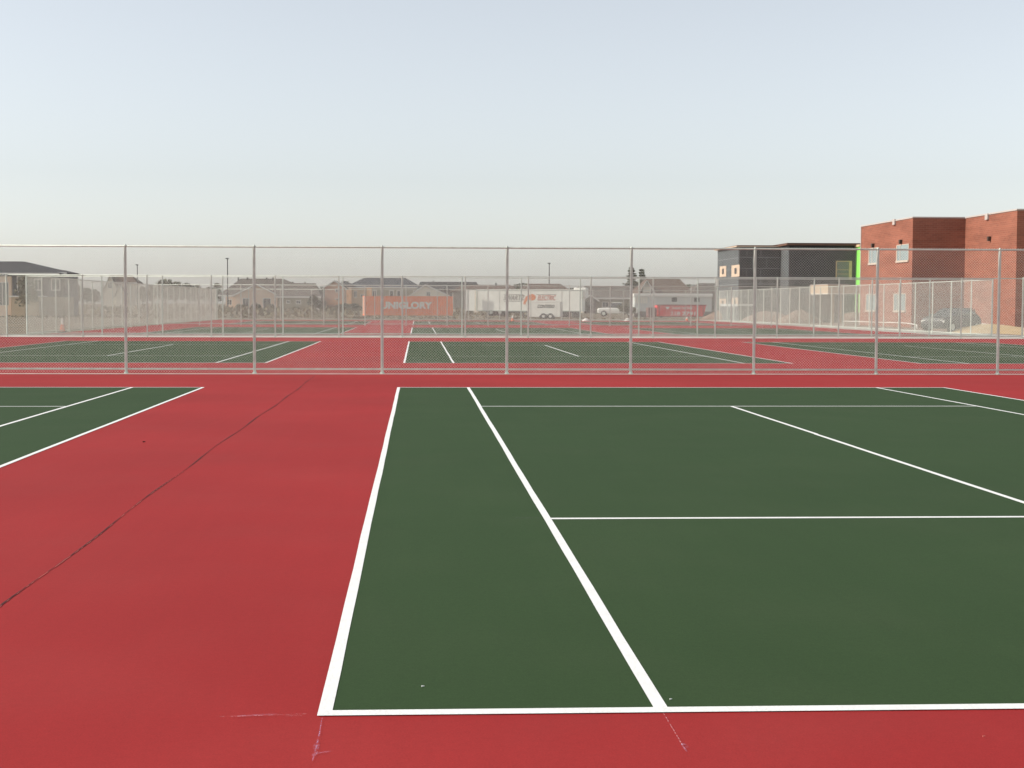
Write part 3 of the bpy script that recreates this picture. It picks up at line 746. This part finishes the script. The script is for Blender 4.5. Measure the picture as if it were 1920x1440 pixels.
hx = PX(1251.5, Yd)-x0; hz = PZ(1252, 577, Yd); hs = .22
MB().prism([(hx+hs*1.1*math.sin(a)**3, hz+hs*.95*(.81*math.cos(a)-.31*math.cos(2*a)-.12*math.cos(3*a))) for a in [k*math.pi/10 for k in range(20)]], -.02, -.004).build('logo', DWm, t)
text_mesh('Dumpster  Box  Rental', .42, 'lettering', DWm, t, (PX(1260,Yd)-x0, -.012, PZ(1260,581,Yd)), (R(90),0,0), 0, .006, bold=.008, fit=PX(1298,Yd)-PX(1260,Yd))
text_mesh('218', .62, 'lettering', DWm, t, (PX(1257,Yd)-x0, -.012, PZ(1260,591.5,Yd)), (R(90),0,0), 0, .006, bold=.012, fit=PX(1275,Yd)-PX(1257,Yd))
text_mesh('2791', .62, 'lettering', DWm, t, (PX(1279,Yd)-x0, -.012, PZ(1260,591.5,Yd)), (R(90),0,0), 0, .006, bold=.012, fit=PX(1304,Yd)-PX(1279,Yd))

# ------------------------------------------------------------------ vehicles
def wheel(par, x, y, r, side, wdt=.22):
    a = MB(); a.tube((x, y, r), (x, y+side*wdt, r), r, 20); o = a.build('wheel', BLACK, par, False)
    MB().tube((x, y+side*wdt, r), (x, y+side*(wdt+.012), r), r*.62, 14).build('rim', GALV, o)
def loft(secs):
    """body from closed cross-sections [(x, [(y,z)...])]"""
    b = MB(); n = len(secs[0][1]); vs = []
    for x, pts in secs: vs += [(x, y, z) for y, z in pts]
    fs = [tuple(range(n)), tuple(range(len(vs)-1, len(vs)-n-1, -1))]
    for s in range(len(secs)-1):
        for i in range(n): j = (i+1) % n; fs.append((s*n+i, s*n+n+i, s*n+n+j, s*n+j))
    return b.add(vs, fs)
def sect(w, zb, zm, zt, wt): return [(-w*.96,zb),(w*.96,zb),(w,zm*.5+zb*.5),(w*.99,zm),(wt,zt),(-wt,zt),(-w*.99,zm),(-w,zm*.5+zb*.5)]
def car(loc, rz, paint, label):
    t = thing('parked_car', label, 'car', loc, rz)
    W = .88
    b = loft([(-2.2, sect(W*.86,.38,.55,.66,W*.70)), (-2.1, sect(W*.93,.28,.66,.86,W*.80)), (-1.35, sect(W,.22,.80,.98,W*.86)), (-.9, sect(W,.22,.84,1.0,W*.88)),
              (1.2, sect(W,.22,.86,1.02,W*.88)), (1.9, sect(W*.97,.25,.84,1.02,W*.85)), (2.15, sect(W*.90,.32,.72,.92,W*.78))])
    b.build('body', paint, t, False)
    c = loft([(-.95, sect(W*.86,.99,1.0,1.01,W*.84)), (-.25, sect(W*.84,.99,1.2,1.42,W*.66)), (.6, sect(W*.84,.99,1.22,1.46,W*.66)), (1.5, sect(W*.84,.99,1.2,1.38,W*.64)), (2.0, sect(W*.80,.98,1.0,1.03,W*.74))])
    c.build('cabin_glass', glass('car_glass', (.03,.035,.04,1)), t)
    MB().bev(-.2, 1.5, -.58, .58, 1.40, 1.475, .04).build('roof', paint, t)
    b = MB()
    for x in (-.35, .62, 1.55):
        for s in (-1, 1): b.tube((x, s*.745, 1.0), (x+.04, s*.60, 1.42), .03, 5)
    b.build('pillar', paint, t)
    for x in (-1.4, 1.35):
        for s in (-1, 1): wheel(t, x, s*.70, .33, s)
    for s in (-1, 1):
        MB().box(-2.18, -2.05, min(s*.5, s*.78), max(s*.5, s*.78), .60, .74).build('headlight', mat('lamp_clear', (.7,.7,.66,1), .2), t)
        MB().box(2.08, 2.17, min(s*.5, s*.78), max(s*.5, s*.78), .70, .84).build('tail_light', mat('lamp_red', (.35,.02,.02,1), .3), t)
        MB().box(-.75, -.6, min(s*.88, s*1.02), max(s*.88, s*1.02), .98, 1.1).build('mirror', paint, t)
    return t
gp = G(1775, 623)
car((gp.x+.5, gp.y+.6, 0), R(40), mat('dark_blue_grey_paint', (.014,.017,.024,1), .35, .0, .05), 'dark blue-grey car parked on the path behind the right side fence, before the brick wall')
def pickup(loc, rz, paint, label):
    t = thing('pickup_truck', label, 'pickup truck', loc, rz); W = .9
    loft([(-2.6, sect(W*.9,.45,.8,.95,W*.8)), (-2.4, sect(W,.4,.95,1.08,W*.86)), (-1.2, sect(W,.38,1.0,1.12,W*.9)), (2.6, sect(W,.42,.98,1.12,W*.95))]).build('body', paint, t)
    loft([(-1.25, sect(W*.88,1.1,1.11,1.12,W*.86)), (-.7, sect(W*.86,1.1,1.4,1.75,W*.7)), (.5, sect(W*.86,1.1,1.4,1.78,W*.7)), (.75, sect(W*.86,1.1,1.11,1.12,W*.84))]).build('cab', glass('car_glass', (.03,.035,.04,1)), t)
    MB().bev(-.75, .6, -.64, .64, 1.72, 1.81, .04).build('roof', paint, t)
    MB().box(.85, 2.5, -.75, .75, 1.121, 1.14).build('bed', DARK, t)
    for x in (-1.75, 1.6):
        for s in (-1, 1): wheel(t, x, s*.72, .38, s)
    return t
pickup((PX(1158, 190), 190, .05), R(-10), mat('white_car_paint', (.75,.74,.68,1), .35, var=.03), 'white pickup truck half hidden by the grey-green bush')

# ------------------------------------------------------------------ cones and site clutter
OC = mat('cone_orange', (0.75, 0.16, 0.06, 1), .6, var=.05)
def delineator(u, v, vt, label, white_top=.45):
    g = G(u, v); k = (CAM-g).length/F; H = (v-vt)*k
    t = thing('traffic_cone', label, 'traffic cone', (g.x, g.y, 0), 0, 'orange and white site cones')
    MB().bev(-.19, .19, -.19, .19, 0, .05, .02).build('base', BLACK, t)
    MB().tube((0,0,.05), (0,0,H*(1-white_top)), .15, 14, .085).build('cone', OC, t)
    MB().tube((0,0,H*(1-white_top)), (0,0,H), .084, 14, .04).build('collar', TRIM, t)
delineator(117, 623, 597, 'tall orange cone with a white upper half, inside the left side fence')
delineator(961, 603, 591, 'short orange and white cone below the middle of the long white trailer')
delineator(1308, 602.5, 591, 'orange and white cone right of the red dumpster')
delineator(1288, 602, 594, 'small orange and white cone under the right half of the red dumpster')
def heap(name, u, v, w, h, m, label, cat, dep=None, seed=1):
    g = G(u, v); random.seed(seed); t = MB(); n = 16; rings = 6; vs = []; dep = dep or w*.6
    for r in range(rings):
        f = r/(rings-1)
        for i in range(n):
            a = 2*math.pi*i/n; k = (1-f)*(1+random.uniform(-.13,.13)); vs.append((w/2*k*math.cos(a), dep/2*k*math.sin(a), h*(1-(1-f)**1.7)*(1+random.uniform(-.1,.1)) if r else -.05))
    fs = [(r*n+i, r*n+(i+1) % n, (r+1)*n+(i+1) % n, (r+1)*n+i) for r in range(rings-1) for i in range(n)]+[tuple(range((rings-1)*n, rings*n))]
    o = t.add(vs, fs).build(name, m, None, True); o.location = (g.x, g.y+dep/2, 0); return tag(o, label, cat)
heap('dirt_pile', 1370, 600.5, 6.0, 1.1, DIRT, 'broad pinkish dirt pile at the left foot of the black unfinished building', 'dirt pile', seed=2)
heap('dirt_pile', 1447, 603, 5.5, 1.0, DIRT, 'pinkish dirt pile in the middle below the black building', 'dirt pile', seed=3)
heap('dirt_pile', 1505, 606, 4.2, 1.15, DIRT, 'ragged pinkish dirt pile left of the entrance canopy', 'dirt pile', seed=4)
heap('dirt_pile', 1610, 604, 5.0, .9, DIRT, 'low dirt pile against the left end of the brick wall', 'dirt pile', seed=5)
heap('sandbag_heap', 1099, 602, .8, .28, TRIM, 'white heap of bags at the front end of the long white trailer', 'bags', seed=6)
heap('sandbag_heap', 1177, 601, .7, .25, TRIM, 'white lump on the pale path below the grey-green bush', 'bags', seed=7)
heap('tarp', 594, 588, 2.0, .8, TRIM, 'crumpled white tarp in the weeds before the olive-tan house', 'tarp', seed=8)
heap('sand_mound', 1890, 625, 6.5, .5, SAND, 'long low mound of yellow sand at the right edge, before the brick wall', 'sand', dep=5, seed=9)
random.seed(5)
# ground cover between path and buildings
slab('dirt_ground', DIRT, 33.4, 90, 70.9, 147.9, -.012); slab('sand_ground', SAND, 34.2, 60, 72, 90, -.008)

# pallet of blocks
g = G(1576, 600)
t = thing('block_pallet', 'pallet stacked with peach-coloured blocks beside the entrance canopy', 'pallet', (g.x, g.y, 0), R(8))
MB().box(-.6, .6, 0, 1.1, 0, .14).build('pallet', S_TAN, t)
b = MB(); BLK = mat('peach_block', (.62,.40,.26,1), .85, var=.12, scale=4)
for i in range(3):
    for j in range(4):
        if (i, j) != (2, 3): b.bev(-.58+i*.39, -.58+i*.39+.375, .02, 1.05, .14+j*.21, .14+j*.21+.2, .01)
b.build('block', BLK, t)
g = G(1603, 602)
t = thing('block_pallet', 'smaller tipped heap of pale blocks against the brick corner', 'pallet', (g.x, g.y, 0), R(-20))
MB().box(-.5, .5, 0, .9, 0, .12).build('pallet', S_TAN, t)
b = MB(); [b.bev(x, x+.37, .05, .85, z, z+.2, .01) for x, z in ((-.45,.12),(-.06,.12),(-.25,.33),(.1,.33))]; b.build('block', TRIM, t)
# long white pipes
def pipe(pts, r, label):
    b = MB()
    for i in range(len(pts)-1): b.tube(pts[i], pts[i+1], r, 8)
    z = 0
    for p in (pts[0], pts[-1]): b.box(p[0]-.05, p[0]+.05, p[1]-.05, p[1]+.05, 0, p[2])
    return tag(b.build('white_pipe', TRIM, None, True), label, 'pipe')
def A(u, v, X):    # point on the plane x = X
    d = FWD+RT*((u-CX)/F)-UP*((v-CY)/F); return CAM+d*((X-CAM.x)/d.x)
pipe([A(1582, 602, 35.3), A(1640, 604, 35.3), A(1698, 605.6, 35.3), A(1719, 609, 35.3)], .035, 'long thin white pipe along the foot of the sunlit brick wall')
q0, q1 = P(1832, 607.5, 90), P(1882, 610.5, 88.5); pipe([q0, q1], .05, 'white pipe held low above the yellow sand, right of the car')

# ------------------------------------------------------------------ brick school building
BR = brick_mat('red_brick', (0.290, 0.102, 0.064, 1), (0.240, 0.084, 0.054, 1), (0.29, 0.145, 0.10, 1), .4, .135)
COP = mat('coping_metal', (.50, .44, .40, 1), .5, .1, .04)
HB = 7.9
t = thing('brick_building', 'tall red brick school building stepping forward at the right edge', 'building', (0, 0, 0))
XA, XB, Y1_, Y2, Y3 = 36.0, 39.85, 101.4, 114.0, 92.0
MB().add([(XA,Y1_,0),(XB,Y1_,0),(XB,Y3,0),(62,Y3,0),(62,Y2,0),(XA,Y2,0)]+[(XA,Y1_,HB),(XB,Y1_,HB),(XB,Y3,HB),(62,Y3,HB),(62,Y2,HB),(XA,Y2,HB)],
         [(0,1,7,6),(1,2,8,7),(2,3,9,8),(3,4,10,9),(4,5,11,10),(5,0,6,11),(6,7,8,9,10,11)]).build('wall', BR, t)
b = MB()
def coping(b, pts, z0, z1, o=.08):
    for (a, c) in zip(pts[:-1], pts[1:]):
        if abs(a[0]-c[0]) < .01: b.box(a[0]-o, a[0]+.35, min(a[1],c[1])-o, max(a[1],c[1])+0, z0, z1)
        else: b.box(min(a[0],c[0])+.352, max(a[0],c[0])-o-.003, a[1]-o, a[1]+.35, z0+.002, z1-.002)
coping(b, [(XA,Y2),(XA,Y1_),(XB,Y1_)], HB+.003, HB+.10, .05); coping(b, [(XB,Y1_-.1),(XB,Y3),(62,Y3)], HB+.003, HB+.10, .05)
b.build('coping', COP, t)
MB().box(XA-.045, XA+.3, Y2, Y2+.1, 0, HB+.1).build('corner_trim', COP, t)
GLS = glass('pale_glass', (.24,.30,.30,1), .12)
for (ya, yb, z0, z1) in ((112.0, 114.0, 4.85, 6.05), (104.1, 106.8, 4.85, 6.05)):
    pass
def wwin(ya, yb, z0, z1):
    f = MB(); x = XA
    f.box(x-.10, x+.0, ya-.1, yb+.1, z0-.14, z0); f.box(x-.03, x-.003, ya-.06, yb+.06, z1, z1+.05)
    f.box(x-.03, x-.003, ya-.08, ya, z0, z1); f.box(x-.04, x-.003, yb, yb+.14, z0, z1); f.box(x-.03, x-.003, yb-.75, yb-.68, z0, z1)
    w_ = f.build('window', mat('window_sill', (.52,.44,.36,1), .7), t)
    MB().box(x-.012, x-.004, ya, yb, z0, z1).build('pane', GLS, w_)
def yu(u): return A(u, 560, XA).y
for ua, ub in ((1646, 1629), (1702, 1681)):
    wwin(yu(ua), yu(ub), 4.92, 6.05); wwin(yu(ua-4), yu(ub-4), 1.25, 2.45)
def wall_light(X, y, z):
    b = MB(); b.prism_x([(y-.17, z+.13), (y+.17, z+.13), (y+.08, z-.18), (y-.08, z-.18)], X-.20, X-.003)
    b.build('wall_light', mat('bronze_fixture', (.06,.04,.03,1), .6), t)
wall_light(XA, yu(1637), A(1637, 460, XA).z); wall_light(XA, yu(1689), A(1689, 453, XA).z)
pl = A(1857, 447, XB); wall_light(XB, pl.y, pl.z)
for X, u, v in ((XA, 1678, 416.5), (XB, 1852, 406.5)):
    p = A(u, v, X); MB().box(X-.12, X-.003, p.y-.25, p.y+.25, p.z-.2, p.z+.22).build('scupper', COP, t)
# upper-floor vents, little dark wall marks
for u, v in ((1818+25, 414+0), (1764, 425), (1772, 452)):
    pass

# ------------------------------------------------------------------ unfinished black building
MEM = mat('black_membrane', (0.030, 0.033, 0.033, 1), .55, var=.25, scale=1.0)
MEM_LIT = mat('sunlit_membrane', (0.085, 0.095, 0.098, 1), .7, var=.2, scale=1.0)  # lighter copy of the membrane: sunlight on the west faces put into the colour
WOOD = mat('raw_plywood', (0.55, 0.42, 0.31, 1), .8, var=.15, scale=3); SEAM = mat('seam_tape', (.20,.22,.22,1), .6)
t = thing('unfinished_building', 'black wrapped unfinished building with plywood openings and a bright green strip', 'building', (0, 0, 0))
xW, xM, xE = 32.25, 36.45, 44.2; yS, yN, yS2 = 142.7, 153.2, 139.3; H1 = 7.35; H2 = 7.4
MB().box(xW, xM-.003, yS, yN, 0, H1).build('west_wing', MEM, t)
MB().box(xW-.05, xW-.004, yS+.02, yN, 0, H1).build('sunlit_face', MEM_LIT, t)
MB().box(xM, xE, yS2, yN, 0, H2).build('east_wing', MEM, t)
MB().box(xM-.05, xM-.004, yS2+.02, yS-.01, 0, H2).build('sunlit_face', MEM_LIT, t)
b = MB(); b.box(xW-.35, xM-.05, yS-.4, yN+.3, H1+.003, H1+.10); b.build('roof_deck', WOOD, t)
MB().box(xW-.2, xM-.06, yS-.2, yN+.1, H1+.103, H1+.17).build('roof_membrane', mat('brown_membrane', (.10,.05,.035,1), .8), t)
MB().box(xM-.3, xE-.6, yS2-.4, yN+.3, H2+.10, H2+.22).build('roof_membrane', mat('brown_membrane', (.10,.05,.035,1), .8), t)
MB().box(xM-.4, xE-.5, yS2-.45, yN+.3, H2+.003, H2+.098).build('roof_deck', mat('dark_wood', (.16,.08,.05,1), .8), t)
b = MB()
for z in (6.25, 5.15, 3.6, 2.4): b.box(xW-.062, xW-.052, yS, yN, z, z+.07); b.box(xW+.02, xM-.06, yS-.022, yS-.004, z+.05, z+.12)
for i, x in enumerate((33.6, 35.0)):
    b.box(x, x+.06, yS-.021, yS-.004, 5.28, 6.29); b.box(x-.6, x-.54, yS-.021, yS-.004, 6.43, 7.2); b.box(x-.6, x-.54, yS-.021, yS-.004, 3.73, 5.19)
b.box(xW-.02, xW+.05, yS-.03, yS-.004, 0, H1-.02); b.build('seam_tape', SEAM, t)
def owin(ya, yb, z0, z1):
    f = MB().box(xW-.09, xW-.063, ya, yb, z0, z1).build('plywood_opening', WOOD, t)
    MB().box(xW-.11, xW-.092, ya+(yb-ya)*.35, ya+(yb-ya)*.6, z0+(z1-z0)*.25, z0+(z1-z0)*.75).build('hole', DARK, f)
def yw(u): return A(u, 520, xW).y
owin(yw(1363), yw(1351), A(1357,519,xW).z, A(1357,499,xW).z); owin(yw(1388), yw(1373), A(1380,519,xW).z, A(1380,497,xW).z)
owin(yw(1363), yw(1351), A(1357,574,xW).z, A(1357,560,xW).z); owin(yw(1386), yw(1373), A(1380,574,xW).z, A(1380,558,xW).z)
b = MB(); b.box(xW-.12, xW-.053, yS, yN-2, 1.45, 1.72); b.box(xW, xW+1.6, yS-.08, yS-.004, 1.5, 1.7); b.build('base_flashing', mat('pale_flashing', (.5,.52,.5,1), .6), t)
x0, x1 = PX(1566, yS2), PX(1596, yS2); z0, z1 = PZ(1580, 525, yS2), PZ(1580, 489, yS2)
f = MB(); f.box(x0, x0+.09, yS2-.06, yS2-.004, z0, z1); f.box(x1-.28, x1, yS2-.06, yS2-.004, z0, z1-.09); f.box(x0+.09, x1, yS2-.06, yS2-.004, z1-.09, z1)
for zz in (.3, .52): f.box(x0+.09, x1-.28, yS2-.05, yS2-.006, z0+(z1-z0)*zz, z0+(z1-z0)*zz+.05)
f = f.build('framed_opening', mat('pine_frame', (.60,.43,.25,1), .8), t)
MB().box(x0+.09, x1-.28, yS2-.02, yS2-.006, z0, z1-.09).build('pane', mat('dusty_plastic', (.20,.21,.18,1), .5), f)
gx0 = PX(1603.5, yS2); yG = yS2-1.45; HG = PZ(1607, 463.5, yS2)
MB().box(gx0, xE+1.5, yG, yS2-.003, 0, HG).build('green_sheathing', mat('lime_sheathing', (.26,.86,.12,1), .6, var=.06), t)
MB().box(gx0-.02, gx0+.22, yG-.05, yG-.003, 0, HG+.02).build('corner_trim', COP, t)
MB().box(gx0-.12, xE+1.6, yG-.1, yS2+.2, HG+.003, HG+.22).build('cap', mat('pine_frame', (.6,.43,.25,1)), t)
# entrance canopy
Ye = 126.0; x0, x1 = PX(1552, Ye), PX(1614, Ye)
t = thing('entrance_canopy', 'tan plywood entrance canopy on posts between the black and the brick building', 'canopy', (x0, Ye, 0))
w_ = x1-x0; z0 = PZ(1580, 551.5, Ye); z1 = PZ(1580, 534, Ye)
MB().box(0, w_, 0, 6, z0+.06, z1).build('fascia', mat('tan_board', (.50,.37,.24,1), .8, var=.15), t)
MB().box(-.03, w_, -.03, 6, z0, z0+.057).build('edge_trim', TRIM, t)
b = MB(); b.box(-.05, w_*.62, -.05, 6.05, z1+.003, z1+.07); b.build('roof_sheet', COP, t)
for x in (.42, 1.1, w_-.35): MB().box(x, x+.22, .2, .42, 0, z0-.003).build('post', mat('tan_post', (.42,.33,.22,1), .8), t)
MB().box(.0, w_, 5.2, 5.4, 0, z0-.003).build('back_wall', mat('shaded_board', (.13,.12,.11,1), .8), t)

# white vent/antenna seen right of the gable row
for u, v0_, v1_, lab in ((1345, 524, 537, 'white box on a pole at the left corner of the black building'),):
    p = P(u, v1_, 150); z1 = PZ(u, v0_, 150)
    t = thing('utility_box', lab, 'utility box', (p.x, 150, 0)); MB().tube((0,0,0),(0,0,p.z),.05,6).build('pole', GALV, t); MB().bev(-.13,.13,-.1,.1,p.z,z1,.02).build('box', TRIM, t)

# tree trunk stump at the left walkway gap
g = P(50, 600, 150)
tree(g.x, 150, 4.6, 1.3, 'brown leafless-looking young tree standing in the gap of the left fences', LEAF3, 0, 'trees behind the houses')

# ------------------------------------------------------------------ haze
HZ = bpy.data.materials.new('smoke_haze'); HZ.use_nodes = True; n = HZ.node_tree.nodes; n.clear()
o_ = n.new('ShaderNodeOutputMaterial'); pv_ = n.new('ShaderNodeVolumePrincipled')
pv_.inputs['Color'].default_value = (.90, .90, .88, 1); pv_.inputs['Density'].default_value = 0.00010; pv_.inputs['Anisotropy'].default_value = 0.3
HZ.node_tree.links.new(pv_.outputs[0], o_.inputs['Volume'])
hz = MB().box(-905, 905, -205, 1405, -1.1, 16).build('haze', HZ)
tag(hz, 'thin smoky haze over the whole site', 'haze', kind='stuff')
